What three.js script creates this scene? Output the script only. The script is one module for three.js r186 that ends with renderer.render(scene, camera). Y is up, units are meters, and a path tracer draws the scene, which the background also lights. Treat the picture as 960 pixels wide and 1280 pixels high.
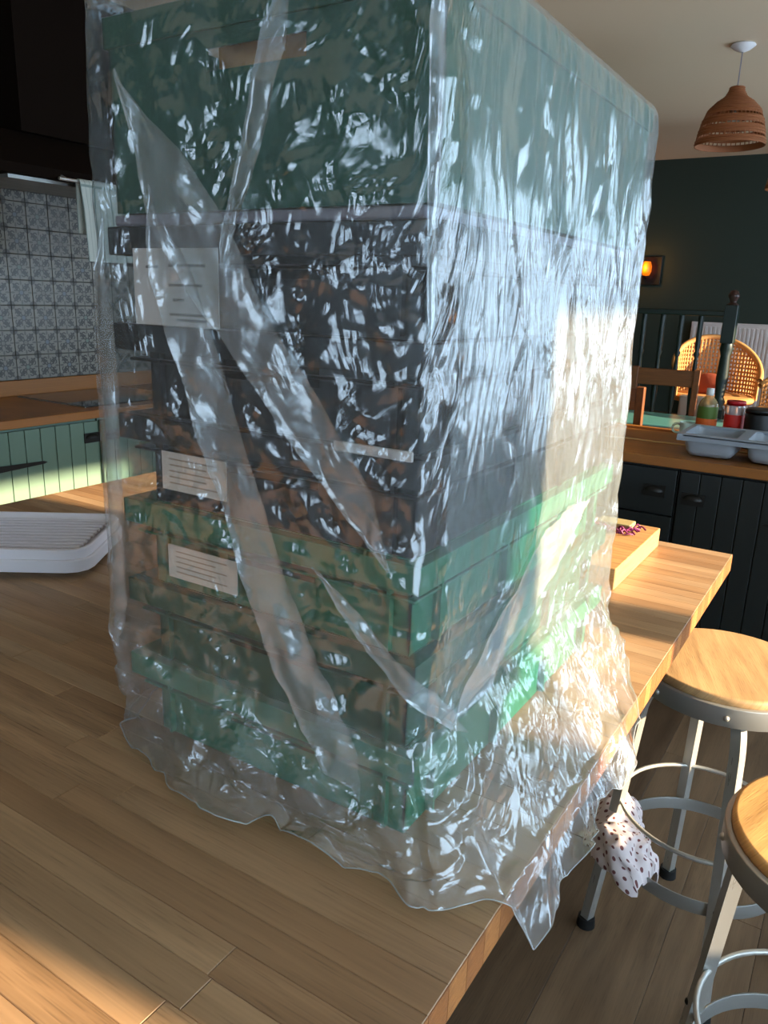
import * as THREE from 'three';
import { RoundedBoxGeometry } from 'three/addons/geometries/RoundedBoxGeometry.js';
import { mergeGeometries, toCreasedNormals } from 'three/addons/utils/BufferGeometryUtils.js';
import { createNoise2D, createNoise3D } from 'simplex-noise';

// ---------- camera, sky, sun, exposure ----------
const scene = new THREE.Scene();
const camera = new THREE.PerspectiveCamera(2 * Math.atan(640 / 965.4) * 180 / Math.PI, 0.75, 0.05, 60);
const EYE = 1.45;
{
  const yaw = -0.557714, pit = 0.272104, rol = 0.034464, cy = Math.cos(yaw), sy = Math.sin(yaw);
  const f = new THREE.Vector3(sy * Math.cos(pit), -Math.sin(pit), -cy * Math.cos(pit)), r = new THREE.Vector3(cy, 0, sy), u = r.clone().cross(f);
  const r2 = r.clone().multiplyScalar(Math.cos(rol)).addScaledVector(u, Math.sin(rol)), u2 = r.clone().multiplyScalar(-Math.sin(rol)).addScaledVector(u, Math.cos(rol));
  camera.quaternion.setFromRotationMatrix(new THREE.Matrix4().makeBasis(r2, u2, f.clone().negate()));
  camera.position.set(0, EYE, 0);
}
const renderer = new THREE.WebGLRenderer({ antialias: true });
renderer.toneMapping = THREE.LinearToneMapping;
renderer.toneMappingExposure = 0.9;
renderer.shadowMap.enabled = true;
scene.background = new THREE.Color().setRGB(0.6, 0.8, 1.0);
scene.backgroundIntensity = 8.5;
const sun = new THREE.DirectionalLight(new THREE.Color().setRGB(1, 0.75, 0.48), 23);
sun.name = 'sun'; sun.position.set(10, 3.0, -3.4); sun.target.position.set(0, 0, -2); sun.castShadow = true; sun.shadow.radius = 1.6;
Object.assign(sun.shadow.camera, { left: -7, right: 7, top: 6, bottom: -6, near: 0.5, far: 30 }); sun.shadow.mapSize.set(2048, 2048);
scene.add(sun, sun.target);

// ---------- helpers ----------
let seed = 12345;
const rnd = () => { seed = (seed * 1664525 + 1013904223) >>> 0; return seed / 4294967296; };
const rr = (a, b) => a + (b - a) * rnd();
const n2 = createNoise2D(rnd), n3 = createNoise3D(rnd);
const V = (x, y, z) => new THREE.Vector3(x, y, z);
const names = new Map();
function numbered(n) { const k = names.get(n) ?? 0; names.set(n, k + 1); return k ? n + '_' + String(k).padStart(3, '0') : n; }
function tag(o, label, category, group) { o.userData.label = label; o.userData.category = category; if (group) o.userData.group = group; return o; }
function thing(name, label, category, [x, y, z] = [0, 0, 0], turn = 0, group) {
  const o = new THREE.Group(); o.name = numbered(name); o.position.set(x, y, z); o.rotation.y = turn; scene.add(o);
  return tag(o, label, category, group);
}
function part(name, geo, mat, parent, label) {
  const m = new THREE.Mesh(Array.isArray(geo) ? merge(geo) : geo, mat); m.name = name; m.castShadow = m.receiveShadow = true;
  parent.add(m); if (label) m.userData.label = label; return m;
}
function struct(name, geo, mat) { const m = part(name, geo, mat, scene); m.userData.kind = 'structure'; return m; }
function structGroup(name) { const g = new THREE.Group(); g.name = name; g.userData.kind = 'structure'; scene.add(g); return g; }
function merge(list) { return mergeGeometries(list.map((g) => { const q = g.index ? g.toNonIndexed() : g; for (const k of Object.keys(q.attributes)) if (!['position', 'normal', 'uv'].includes(k)) q.deleteAttribute(k); return q; })); }
const box = (x0, x1, y0, y1, z0, z1) => new THREE.BoxGeometry(x1 - x0, y1 - y0, z1 - z0).translate((x0 + x1) / 2, (y0 + y1) / 2, (z0 + z1) / 2);
const rbox = (x0, x1, y0, y1, z0, z1, r = 0.004, s = 2) => new RoundedBoxGeometry(x1 - x0, y1 - y0, z1 - z0, s, Math.min(r, (x1 - x0) / 2.01, (y1 - y0) / 2.01, (z1 - z0) / 2.01)).translate((x0 + x1) / 2, (y0 + y1) / 2, (z0 + z1) / 2);
// a box with a small chamfer round its top (12 + 8 triangles); uv in metres with the grain along the given axis
function stave(x0, x1, y0, y1, z0, z1, c, axis) {
  const P = [[x0, y0, z0], [x1, y0, z0], [x1, y0, z1], [x0, y0, z1], [x0, y1 - c, z0], [x1, y1 - c, z0], [x1, y1 - c, z1], [x0, y1 - c, z1], [x0 + c, y1, z0 + c], [x1 - c, y1, z0 + c], [x1 - c, y1, z1 - c], [x0 + c, y1, z1 - c]];
  const Q = [[3, 2, 6, 7], [1, 0, 4, 5], [2, 1, 5, 6], [0, 3, 7, 4], [7, 6, 10, 11], [5, 4, 8, 9], [6, 5, 9, 10], [4, 7, 11, 8], [11, 10, 9, 8], [0, 1, 2, 3]];
  const ou = rr(0, 7), ov = rr(0, 7), pos = [], uv = [];
  for (const q of Q) for (const k of [0, 1, 2, 0, 2, 3]) {
    const p = P[q[k]]; pos.push(...p);
    const along = axis === 'x' ? p[0] : axis === 'z' ? p[2] : p[1], across = (axis === 'x' ? p[2] : p[0]) + (axis === 'y' ? p[2] : p[1]);
    uv.push(along + ou, across + ov);
  }
  const g = new THREE.BufferGeometry(); g.setAttribute('position', new THREE.Float32BufferAttribute(pos, 3)); g.setAttribute('uv', new THREE.Float32BufferAttribute(uv, 2)); g.computeVertexNormals(); return g;
}
function tube(pts, r, seg = 24, rad = 8, closed = false) { return new THREE.TubeGeometry(new THREE.CatmullRomCurve3(pts.map((p) => V(...p)), closed, 'catmullrom', 0.5), seg, r, rad, closed); }
function rod(a, b, r, rad = 8) { const A = V(...a), B = V(...b), d = B.clone().sub(A), L = d.length(); return new THREE.CylinderGeometry(r, r, L, rad).applyQuaternion(new THREE.Quaternion().setFromUnitVectors(V(0, 1, 0), d.normalize())).translate(...A.add(B).multiplyScalar(0.5).toArray()); }
const lathe = (pts, seg = 32) => new THREE.LatheGeometry(pts.map(([x, y]) => new THREE.Vector2(x, y)), seg);
function roundedRect(w, d, r) { const s = new THREE.Shape(), a = w / 2, b = d / 2; s.moveTo(-a + r, -b); s.lineTo(a - r, -b); s.quadraticCurveTo(a, -b, a, -b + r); s.lineTo(a, b - r); s.quadraticCurveTo(a, b, a - r, b); s.lineTo(-a + r, b); s.quadraticCurveTo(-a, b, -a, b - r); s.lineTo(-a, -b + r); s.quadraticCurveTo(-a, -b, -a + r, -b); return s; }

// ---------- textures ----------
function dataTex(w, h, fn, srgb, rep = [1, 1]) {
  const d = new Uint8Array(w * h * 4);
  for (let y = 0; y < h; y++) for (let x = 0; x < w; x++) { const c = fn(x / w, y / h), i = (y * w + x) * 4; for (let k = 0; k < 3; k++) d[i + k] = Math.max(0, Math.min(255, Math.round(c[k] * 255))); d[i + 3] = 255; }
  const t = new THREE.DataTexture(d, w, h); t.wrapS = t.wrapT = THREE.RepeatWrapping; t.magFilter = THREE.LinearFilter; t.minFilter = THREE.LinearMipmapLinearFilter; t.generateMipmaps = true;
  if (srgb) t.colorSpace = THREE.SRGBColorSpace; t.repeat.set(...rep); t.needsUpdate = true; return t;
}
// tileable noise on a torus-like blend
function tn(u, v, fu, fv, z) { const a = n3(u * fu, v * fv, z), b = n3((u - 1) * fu, v * fv, z), c = n3(u * fu, (v - 1) * fv, z), d = n3((u - 1) * fu, (v - 1) * fv, z); return (a * (1 - u) + b * u) * (1 - v) + (c * (1 - u) + d * u) * v; }
const woodMap = dataTex(1024, 1024, (u, v) => {   // one metre square, grain along u
  const warp = 0.02 * tn(u, v, 3, 6, 1), ring = tn(u, v + warp, 1.6, 26, 2), fine = tn(u, v, 7, 300, 3), pore = Math.max(0, tn(u, v, 14, 380, 4) - 0.3), blotch = tn(u, v, 4, 7, 6);
  const k = 0.86 + 0.10 * ring + 0.06 * fine + 0.05 * blotch - 0.3 * pore;
  return [k, k * (0.985 + 0.015 * ring), k * (0.96 + 0.03 * ring)];
}, true);
const plasterBump = dataTex(256, 256, (u, v) => { const k = 0.5 + 0.25 * tn(u, v, 24, 24, 9) + 0.2 * tn(u, v, 60, 60, 8); return [k, k, k]; }, false);
const smudge = dataTex(256, 256, (u, v) => { const k = 0.72 + 0.2 * tn(u, v, 5, 5, 12) + 0.12 * tn(u, v, 22, 22, 13); return [k, k, k]; }, false);
const tri = (x) => 4 * Math.abs(x - Math.floor(x + 0.5)) - 1;
const crinkle = (() => {  // creased film: flat facets meeting in sharp creases, strong in some places and calm in others
  const waves = []; for (let i = 0; i < 15; i++) { const f = 3 + i * i * 0.16, a = rr(0, Math.PI * 2); waves.push([Math.round(f * Math.cos(a)), Math.round(f * Math.sin(a)) || 1, rr(0, 1), 1 / (1.2 + f * 0.55)]); }
  return dataTex(1024, 1024, (u, v) => {
    const wx = 0.045 * tn(u, v, 4, 4, 21), wy = 0.045 * tn(u, v, 4, 4, 22); let k = 0;
    for (let i = 0; i < 15; i++) { const [a, b, c, m] = waves[i]; k += m * tri(a * (u + wx) + b * (v + wy) + c) * (0.12 + 1.5 * Math.max(0, tn(u, v, 5, 5, 40 + (i % 4)) * 1.7 + 0.22) ** 1.4); }
    k = 0.5 + k * 0.2; return [k, k, k];
  }, false);
})();
function canvasTex(w, h, draw) { const c = document.createElement('canvas'); c.width = w; c.height = h; draw(c.getContext('2d'), w, h); const t = new THREE.CanvasTexture(c); t.colorSpace = THREE.SRGBColorSpace; return t; }

// ---------- materials ----------
const std = (color, roughness = 0.6, o = {}) => new THREE.MeshStandardMaterial({ color, roughness, ...o });
const wood = (color, roughness = 0.5) => std(color, roughness, { map: woodMap, bumpMap: woodMap, bumpScale: 0.0006 });
const staveMats = ['#c09c76', '#b8936e', '#c6a37e', '#b08a65', '#caaa86', '#bc9872'].map((c) => wood(c, 0.42));
const endMat = ['#b5723c', '#c78246', '#a8652f'].map((c) => wood(c, 0.55));
const floorMats = ['#82694f', '#786048', '#8c7258', '#6f5843'].map((c) => wood(c, 0.5));
const orangeWood = wood('#a86a2c', 0.4), orangeWoodLight = wood('#b9782f', 0.4), chairWood = wood('#8a4f22', 0.45), boardWood = wood('#dfae72', 0.5);
const M = {
  ceiling: std('#dcc7aa', 0.9, { bumpMap: plasterBump, bumpScale: 0.001 }), wallGreen: std('#28342c', 0.8, { bumpMap: plasterBump, bumpScale: 0.0006 }), wallPale: std('#cdbfa8', 0.9),
  cabinetL: std('#688576', 0.45), cabinetR: std('#141b1b', 0.45), black: std('#0d0d0d', 0.45), blackMetal: std('#14130f', 0.5, { metalness: 0.3 }), hood: new THREE.MeshPhysicalMaterial({ color: '#150d08', roughness: 0.8, specularIntensity: 0.15 }), hobGlass: std('#0a0a0a', 0.06),
  steel: std('#c6c7c2', 0.5, { metalness: 0.6, roughnessMap: smudge }), steelDull: std('#a9aba8', 0.55, { metalness: 0.6, roughnessMap: smudge }), rubber: std('#141414', 0.8),
  white: std('#e9e8ea', 0.35), grout: std('#4b4a46', 0.9), green: std('#197252', 0.38), greenDark: std('#125540', 0.4), crateBlack: std('#16171a', 0.38), lilacGrey: std('#8d8690', 0.5),
  plinth: std('#20211f', 0.8), darkGreen: std('#0f211c', 0.4), teal: std('#4f8b8a', 0.3), rattan: std('#8c5129', 0.75), wicker: std('#c08a4e', 0.75), greyPlastic: std('#8b949d', 0.35), radiator: std('#d8cfcb', 0.4),
};

// ---------- setting: room shell ----------
const XL = -3.7, XR = 1.75, ZB = 2.2, ZF = -7.9, CEIL = 2.75;
struct('ceiling', box(XL - 0.2, XR + 0.25, CEIL, CEIL + 0.2, ZF - 0.2, ZB + 0.2), M.ceiling);
struct('wall_left', box(XL - 0.2, XL, 0, CEIL, ZF, ZB), M.wallGreen);
struct('wall_far', box(XL - 0.2, XR + 0.25, 0, CEIL, ZF - 0.2, ZF), M.wallGreen);
{ // wall behind the camera; unseen window added for sky glints on the bag
  const [a, b, lo, hi] = [-2.3, -1.2, 1.05, 2.0];
  struct('wall_near', [box(XL - 0.2, a, 0, CEIL, ZB, ZB + 0.2), box(b, XR + 0.25, 0, CEIL, ZB, ZB + 0.2), box(a, b, 0, lo, ZB, ZB + 0.2), box(a, b, hi, CEIL, ZB, ZB + 0.2)], M.wallGreen);
  const w = structGroup('window_4'); part('window_frame', [box(a, b, lo, lo + 0.05, ZB + 0.08, ZB + 0.14), box(a, b, hi - 0.05, hi, ZB + 0.08, ZB + 0.14), box(a, a + 0.05, lo, hi, ZB + 0.08, ZB + 0.14), box(b - 0.05, b, lo, hi, ZB + 0.08, ZB + 0.14), box((a + b) / 2 - 0.03, (a + b) / 2 + 0.03, lo, hi, ZB + 0.08, ZB + 0.14)], M.white, w);
}
{ // window wall: piers, sills and lintels between three openings
  const open = [[1.5, -0.675, 0.5, 2.15], [-1.13, -3.2, 0.92, 2.15], [-3.95, -6.9, 0.75, 2.2]], g = []; let z = ZB;
  for (const [a, b, s, t] of open) { g.push(box(XR, XR + 0.22, 0, CEIL, a, z), box(XR, XR + 0.22, 0, s, b, a), box(XR, XR + 0.22, t, CEIL, b, a)); z = b; }
  g.push(box(XR, XR + 0.22, 0, CEIL, ZF, z)); struct('wall_right', g, M.wallPale);
  open.forEach(([a, b, s, t], i) => {
    const w = structGroup('window_' + (i + 1)), f = [];
    f.push(box(XR + 0.08, XR + 0.14, s, s + 0.05, b, a), box(XR + 0.08, XR + 0.14, t - 0.05, t, b, a), box(XR + 0.08, XR + 0.14, s, t, a - 0.04, a), box(XR + 0.08, XR + 0.14, s, t, b, b + 0.04));
    part('window_frame', f, M.white, w);
    if (i === 1) part('mullion', box(XR + 0.06, XR + 0.15, s, t, -1.72, -1.58), M.white, w);
    if (i === 2) part('mullion', box(XR + 0.06, XR + 0.15, s, t, -5.2, -5.08), M.white, w);
    part('window_sill', rbox(XR - 0.05, XR + 0.1, s - 0.03, s, b, a), M.white, w);
  });
}
{ // floor of wood-look planks running away from the camera
  const g = structGroup('floor');
  part('subfloor', box(XL - 0.2, XR + 0.25, -0.15, -0.006, ZF - 0.2, ZB + 0.2), M.plinth, g);
  const W = 0.19, L = 1.25; let i = 0;
  for (let x = -3.05; x < XR; x += W, i++) for (let z = -5.5 - ((i * 0.47) % 1) * L; z < 0.6; z += L) {
    const a = Math.max(z, -5.5), b = Math.min(z + L, 0.6); if (b - a < 0.05) continue;
    part('floor_plank', stave(x + 0.0004, Math.min(x + W - 0.0004, XR), -0.02, 0, a + 0.0004, b - 0.0004, 0.0009, 'z'), floorMats[Math.floor(rnd() * 4)], g);
  }
}
{ // raised floor behind the stair balustrade
  struct('floor_raised', box(-3.7, XR, 0, 0.45, ZF, -5.5), wood('#5a4029', 0.5));
}

// ---------- kitchen island ----------
const IX0 = -1.852, IX1 = -0.215, IZ0 = -1.88, IZ1 = 0.3, TOP = 0.9;
{
  const isl = thing('kitchen_island', 'large butcher block kitchen island of glued oak staves under the bag', 'kitchen island');
  const top = new THREE.Group(); top.name = 'worktop'; isl.add(top);
  const W = 0.0352; let row = 0;
  for (let z = IZ0; z < IZ1 - 0.01; z += W, row++) {
    let x = IX0; const shift = rr(0.15, 0.55); let first = true;
    while (x < IX1 - 0.001) {
      let L = first ? shift : rr(0.3, 0.62); first = false; if (IX1 - x - L < 0.14) L = IX1 - x;
      const dz = rr(-0.0002, 0.0002);
      part('stave', stave(x + 0.0002, x + L - 0.0002, TOP - 0.04, TOP + dz, z + 0.0001, z + W - 0.0001, 0.0007, 'x'), staveMats[Math.floor(rnd() * 6)], top);
      if (L === IX1 - x) part('end_grain', box(IX1 - 0.0002, IX1 + 0.0006, TOP - 0.0395, TOP - 0.001, z + 0.0004, z + W - 0.0004), endMat[Math.floor(rnd() * 3)], top);
      x += L;
    }
  }
  part('base_cabinet', box(IX0 + 0.03, -0.62, 0.1, TOP - 0.0405, IZ0 + 0.04, IZ1), M.cabinetR, isl);
  part('plinth', box(IX0 + 0.08, -0.67, 0, 0.1, IZ0 + 0.1, IZ1), M.plinth, isl);
}

// ---------- left run: worktop, hob, T&G cabinets, tiles, hood ----------
const WLx = -3.045;
function doorTG(parent, axis, at, a, b, y0, y1, mat, n, face) { // a tongue-and-groove door of n boards; axis = direction the boards follow one another
  const w = (b - a) / n;
  for (let i = 0; i < n; i++) { const p = a + i * w, q = p + w; const g = axis === 'z' ? rbox(at, at + 0.02, y0, y1, p + 0.0012, q - 0.0012, 0.003, 1) : rbox(p + 0.0012, q - 0.0012, y0, y1, at, at + 0.02, 0.003, 1); part('board', g, mat, parent); }
}
function cupHandle(parent, pos, rotY, name = 'handle') {
  const g = [new THREE.SphereGeometry(0.036, 20, 10, 0, Math.PI * 2, 0, Math.PI / 2).scale(1, 0.62, 0.62), rbox(-0.042, 0.042, -0.022, 0.024, -0.004, 0.002, 0.001, 1)];
  const m = part(name, g, M.blackMetal, parent); m.position.set(...pos); m.rotation.y = rotY; return m;
}
{
  const wt = thing('wooden_worktop', 'oiled orange wood worktop along the tiled wall with wood upstand', 'worktop');
  part('slab', rbox(XL + 0.004, WLx + 0.025, 0.862, 0.9, -4.3, 0.2, 0.004), orangeWoodLight, wt);
  part('upstand', rbox(XL + 0.004, XL + 0.024, 0.9, 0.978, -4.3, 0.2, 0.003), orangeWoodLight, wt);
  const hob = thing('glass_hob', 'black glass hob set into the orange wood worktop by the tiles', 'hob', [-3.37, 0.9, -2.62]);
  part('glass', new RoundedBoxGeometry(0.52, 0.008, 0.62, 2, 0.003).translate(0, 0.004, 0), M.hobGlass, hob);
  part('trim', [box(-0.263, 0.263, 0, 0.006, -0.313, -0.31), box(-0.263, 0.263, 0, 0.006, 0.31, 0.313)], M.steelDull, hob);
  // base cabinets along x = WLx
  const labels = ['sage green boarded base cabinet with strap hinge left of the bag', 'sage green boarded base cabinet half hidden behind the wrapped stack'];
  [[-2.31, -1.71], [-2.92, -2.32]].forEach(([z0, z1], i) => {
    const c = thing('base_cabinet', labels[i], 'cabinet');
    part('carcass', box(XL + 0.05, WLx - 0.001, 0.1, 0.858, z0, z1), M.cabinetL, c);
    const d = new THREE.Group(); d.name = 'door'; c.add(d);
    doorTG(d, 'z', WLx, z0 + 0.004, z1 - 0.004, 0.13, 0.85, M.cabinetL, 8);
    if (i === 1) cupHandle(c, [WLx + 0.024, 0.775, z1 - 0.06], Math.PI / 2); else cupHandle(c, [WLx + 0.024, 0.775, z0 + 0.04], Math.PI / 2);
    const hz = i === 1 ? z0 : z1 - 0.005, s = i === 1 ? 1 : -1;
    const h = new THREE.Shape(); h.moveTo(0, -0.016); h.lineTo(s * 0.3, -0.005); h.lineTo(s * 0.315, 0); h.lineTo(s * 0.3, 0.005); h.lineTo(0, 0.016);
    part('strap_hinge', new THREE.ExtrudeGeometry(h, { depth: 0.004, bevelEnabled: true, bevelSize: 0.001, bevelThickness: 0.001, bevelSegments: 1 }).rotateY(-Math.PI / 2).translate(WLx + 0.026, 0.7, hz), M.blackMetal, c);
    part('plinth', box(XL + 0.05, WLx - 0.06, 0, 0.1, z0, z1), M.plinth, c);
  });
}
{ // patterned wall tiles
  const patt = (tint) => canvasTex(128, 128, (c, w) => {
    c.fillStyle = '#b9b7b0'; c.fillRect(0, 0, w, w); c.translate(64, 64); c.lineCap = 'round';
    for (let q = 0; q < 4; q++) { c.save(); c.rotate(q * Math.PI / 2);
      c.strokeStyle = '#4a4844'; c.lineWidth = 6; c.beginPath(); c.arc(34, 22, 12, 0.2, 5.2); c.stroke(); c.beginPath(); c.arc(22, 36, 12, -2.6, 2.6); c.stroke();
      c.beginPath(); c.moveTo(8, 8); c.quadraticCurveTo(30, 6, 46, 46); c.stroke(); c.beginPath(); c.moveTo(8, 8); c.quadraticCurveTo(6, 30, 46, 46); c.stroke();
      c.fillStyle = '#6d6b66'; c.beginPath(); c.moveTo(64, 64); c.arc(64, 64, 20, Math.PI, Math.PI * 1.5); c.fill(); c.beginPath(); c.arc(36, 36, 5, 0, 7); c.fill();
      c.fillStyle = '#7b7974'; c.beginPath(); c.ellipse(50, 0, 12, 5, 0, 0, 7); c.fill(); c.restore(); }
    c.fillStyle = tint; c.beginPath(); c.arc(0, 0, 13, 0, 7); c.fill(); c.strokeStyle = '#4a4844'; c.lineWidth = 4; c.beginPath(); c.arc(0, 0, 13, 0, 7); c.stroke();
  });
  const mats = ['#9aa7b8', '#a8a69f', '#9db0a6'].map((t) => std('#b3b0a9', 0.35, { map: patt(t) }));
  const g = structGroup('trim_1'), T = 0.1225;
  part('grout', box(XL, XL + 0.004, 0.978, 1.98, -4.2, -1.6), M.grout, g);
  const tg = new RoundedBoxGeometry(0.006, T - 0.003, T - 0.003, 1, 0.0015);
  for (let r = 0; r < 8; r++) for (let k = 0; k < 21; k++) { const t = part('tile', tg, mats[Math.floor(rnd() * 3)], g); t.position.set(XL + 0.007, 0.979 + T * (r + 0.5), -1.62 - T * (k + 0.5)); t.rotation.x = rr(-0.004, 0.004); }
}
{ // extractor hood with a rail
  const h = thing('extractor_hood', 'dark brown chimney extractor hood above the patterned tiles', 'extractor hood', [XL, 0, -2.62]);
  const s = new THREE.Shape(); s.moveTo(0, 1.9); s.lineTo(0.5, 1.9); s.lineTo(0.5, 1.94); s.lineTo(0.3, 2.1); s.lineTo(0, 2.1);
  const can = new THREE.ExtrudeGeometry(s, { depth: 1.2, bevelEnabled: false }).translate(0, 0, -0.6);
  part('canopy', can, M.hood, h);
  part('chimney', box(0, 0.34, 2.1, CEIL, -0.35, 0.35), M.hood, h);
  part('filter', box(0.04, 0.44, 1.885, 1.9, -0.5, 0.5), M.steelDull, h);
  part('rail', [rod([0.535, 1.9, -0.4], [0.535, 1.9, 0.32], 0.007), rod([0.5, 1.915, -0.35], [0.535, 1.9, -0.35], 0.006), rod([0.5, 1.915, 0.28], [0.535, 1.9, 0.28], 0.006)], M.steel, h, 'bright metal rail');
  // tea towel hanging over the rail
  const nx = 26, ny = 40, pos = [], uv = [], idx = [];
  for (let j = 0; j <= ny; j++) for (let i = 0; i <= nx; i++) {
    const u = i / nx, v = j / ny, y = v < 0.1 ? 1.9 - 0.22 * (0.1 - v) / 0.1 : v < 0.16 ? 1.9 + 0.012 * Math.sin((v - 0.1) / 0.06 * Math.PI) : 1.9 - 0.34 * (v - 0.16) / 0.84;
    const x = v < 0.1 ? 0.522 : v < 0.16 ? 0.522 + 0.028 * (v - 0.1) / 0.06 : 0.55; const fold = 0.012 * Math.sin(u * 13 + 1) * Math.min(1, Math.abs(v - 0.13) * 3);
    pos.push(XL + x + fold * (v < 0.13 ? 0.4 : 1), y, -2.39 - u * 0.3 - 0.02 * v); uv.push(u, v); if (i < nx && j < ny) { const a = j * (nx + 1) + i; idx.push(a, a + 1, a + nx + 1, a + 1, a + nx + 2, a + nx + 1); }
  }
  const tg = new THREE.BufferGeometry(); tg.setAttribute('position', new THREE.Float32BufferAttribute(pos, 3)); tg.setAttribute('uv', new THREE.Float32BufferAttribute(uv, 2)); tg.setIndex(idx); tg.computeVertexNormals();
  const check = canvasTex(256, 256, (c, w) => { c.fillStyle = '#c3cdc8'; c.fillRect(0, 0, w, w); c.strokeStyle = '#8a9d98'; for (let i = 0; i < 12; i++) { c.lineWidth = i % 3 ? 2 : 6; c.beginPath(); c.moveTo(i * 22, 0); c.lineTo(i * 22, w); c.stroke(); } c.lineWidth = 7; c.beginPath(); c.moveTo(0, 205); c.lineTo(w, 205); c.stroke(); });
  tag(part(numbered('tea_towel'), tg, std('#ffffff', 0.9, { map: check, side: THREE.DoubleSide }), scene), 'grey green striped tea towel hanging from the hood rail', 'tea towel');
}

// ---------- right run: worktop, cabinets, things on it ----------
const WRz = -3.03;
{
  const wt = thing('wooden_worktop', 'dark oiled wood worktop with grey plastic tray and bottles on it', 'worktop');
  part('slab', rbox(-2.4, XR, 0.862, 0.9, -3.66, WRz + 0.03, 0.004), orangeWood, wt);
  part('sunlight_strip', rbox(-2.4, -0.3, 0.9, 0.906, -3.32, -3.306, 0.002), wood('#e0b878', 0.4), wt, 'pale wood strip');  // pale colour stands for a narrow line of sunlight across the worktop
  part('sunlight_strip', rbox(-2.4, -0.2, 0.9, 0.912, -3.66, -3.63, 0.002), orangeWoodLight, wt, 'orange raised back edge');  // lighter wood stands for sun on the far rim of the slab
  const c1 = thing('drawer_unit', 'dark green drawer unit with black cup handle behind the chopping board', 'drawer unit');
  part('carcass', box(-1.14, -0.574, 0.1, 0.858, -3.6, WRz - 0.001), M.cabinetR, c1);
  [[0.675, 0.852], [0.44, 0.668], [0.13, 0.433]].forEach(([a, b]) => { const d = part('drawer', rbox(-1.136, -0.578, a, b, WRz, WRz + 0.02, 0.003, 1), M.cabinetR, c1); cupHandle(d, [-0.655, (a + b) / 2, WRz + 0.024], 0); cupHandle(d, [-1.03, (a + b) / 2, WRz + 0.024], 0); });
  part('plinth', box(-1.14, -0.574, 0, 0.1, -3.6, WRz - 0.06), M.plinth, c1);
  [['dark green boarded cabinet with strap hinge below the grey tray', -0.57, 0.02]].forEach(([l, a, b], i) => {
    const c = thing('base_cabinet', l, 'cabinet');
    part('carcass', box(a, b, 0.1, 0.858, -3.6, WRz - 0.001), M.cabinetR, c);
    const d = new THREE.Group(); d.name = 'door'; c.add(d); doorTG(d, 'x', WRz, a + 0.004, b - 0.004, 0.13, 0.852, M.cabinetR, 8);
    cupHandle(c, [a + 0.06, 0.75, WRz + 0.024], 0);
    const h = new THREE.Shape(); h.moveTo(0, -0.016); h.lineTo(-0.26, -0.006); h.lineTo(-0.275, 0); h.lineTo(-0.26, 0.006); h.lineTo(0, 0.016);
    part('strap_hinge', new THREE.ExtrudeGeometry(h, { depth: 0.004, bevelEnabled: false }).translate(b - 0.01, 0.7, WRz + 0.022), M.blackMetal, c);
    part('plinth', box(a, b, 0, 0.1, -3.6, WRz - 0.06), M.plinth, c);
  });
}
{ // grey plastic tray with moulded wells
  const t = thing('caddy_tray', 'grey plastic caddy tray with rounded wells on dark worktop', 'tray', [-0.27, 0.9, -3.18]);
  const rim = roundedRect(0.66, 0.3, 0.02);
  const wells = [-0.22, 0, 0.22];
  for (const x of wells) { const h = roundedRect(0.186, 0.25, 0.03); rim.holes.push(new THREE.Path(h.getPoints(6).map((p) => new THREE.Vector2(p.x + x, p.y)).reverse())); }
  part('rim', new THREE.ExtrudeGeometry(rim, { depth: 0.006, bevelEnabled: true, bevelSize: 0.002, bevelThickness: 0.002, bevelSegments: 2 }).rotateX(-Math.PI / 2).translate(0, 0.084, 0), M.greyPlastic, t);
  part('rim_lip', [rbox(-0.332, 0.332, 0.066, 0.09, 0.148, 0.152), rbox(-0.332, 0.332, 0.066, 0.09, -0.152, -0.148), rbox(-0.333, -0.329, 0.066, 0.09, -0.15, 0.15), rbox(0.329, 0.333, 0.066, 0.09, -0.15, 0.15)], M.greyPlastic, t);
  for (const x of wells) {
    const rows = []; const N = 32, prof = [[1, 0.086], [0.98, 0.05], [0.93, 0.024], [0.8, 0.008], [0.55, 0.002], [0, 0.002]], pos = [], idx = [];
    for (const [s, y] of prof) for (let i = 0; i < N; i++) { const a = i / N * Math.PI * 2, e = 0.32, cx = Math.sign(Math.cos(a)) * Math.abs(Math.cos(a)) ** e, cz = Math.sign(Math.sin(a)) * Math.abs(Math.sin(a)) ** e; pos.push(x + cx * 0.094 * s, y, cz * 0.126 * s); }
    for (let j = 0; j < prof.length - 1; j++) for (let i = 0; i < N; i++) { const a = j * N + i, b = j * N + (i + 1) % N; idx.push(a, b, a + N, b, b + N, a + N); }
    const g = new THREE.BufferGeometry(); g.setAttribute('position', new THREE.Float32BufferAttribute(pos, 3)); g.setIndex(idx); g.computeVertexNormals();
    part('well', g, std('#9aa1a8', 0.35, { side: THREE.DoubleSide }), t);
  }
  tag(part(numbered('tea_bag'), rbox(-0.3, -0.22, 0.915, 0.925, -3.2, -3.14), std('#d8d6e2', 0.6), scene), 'small pale packet lying inside the grey tray', 'packet');
}
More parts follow.
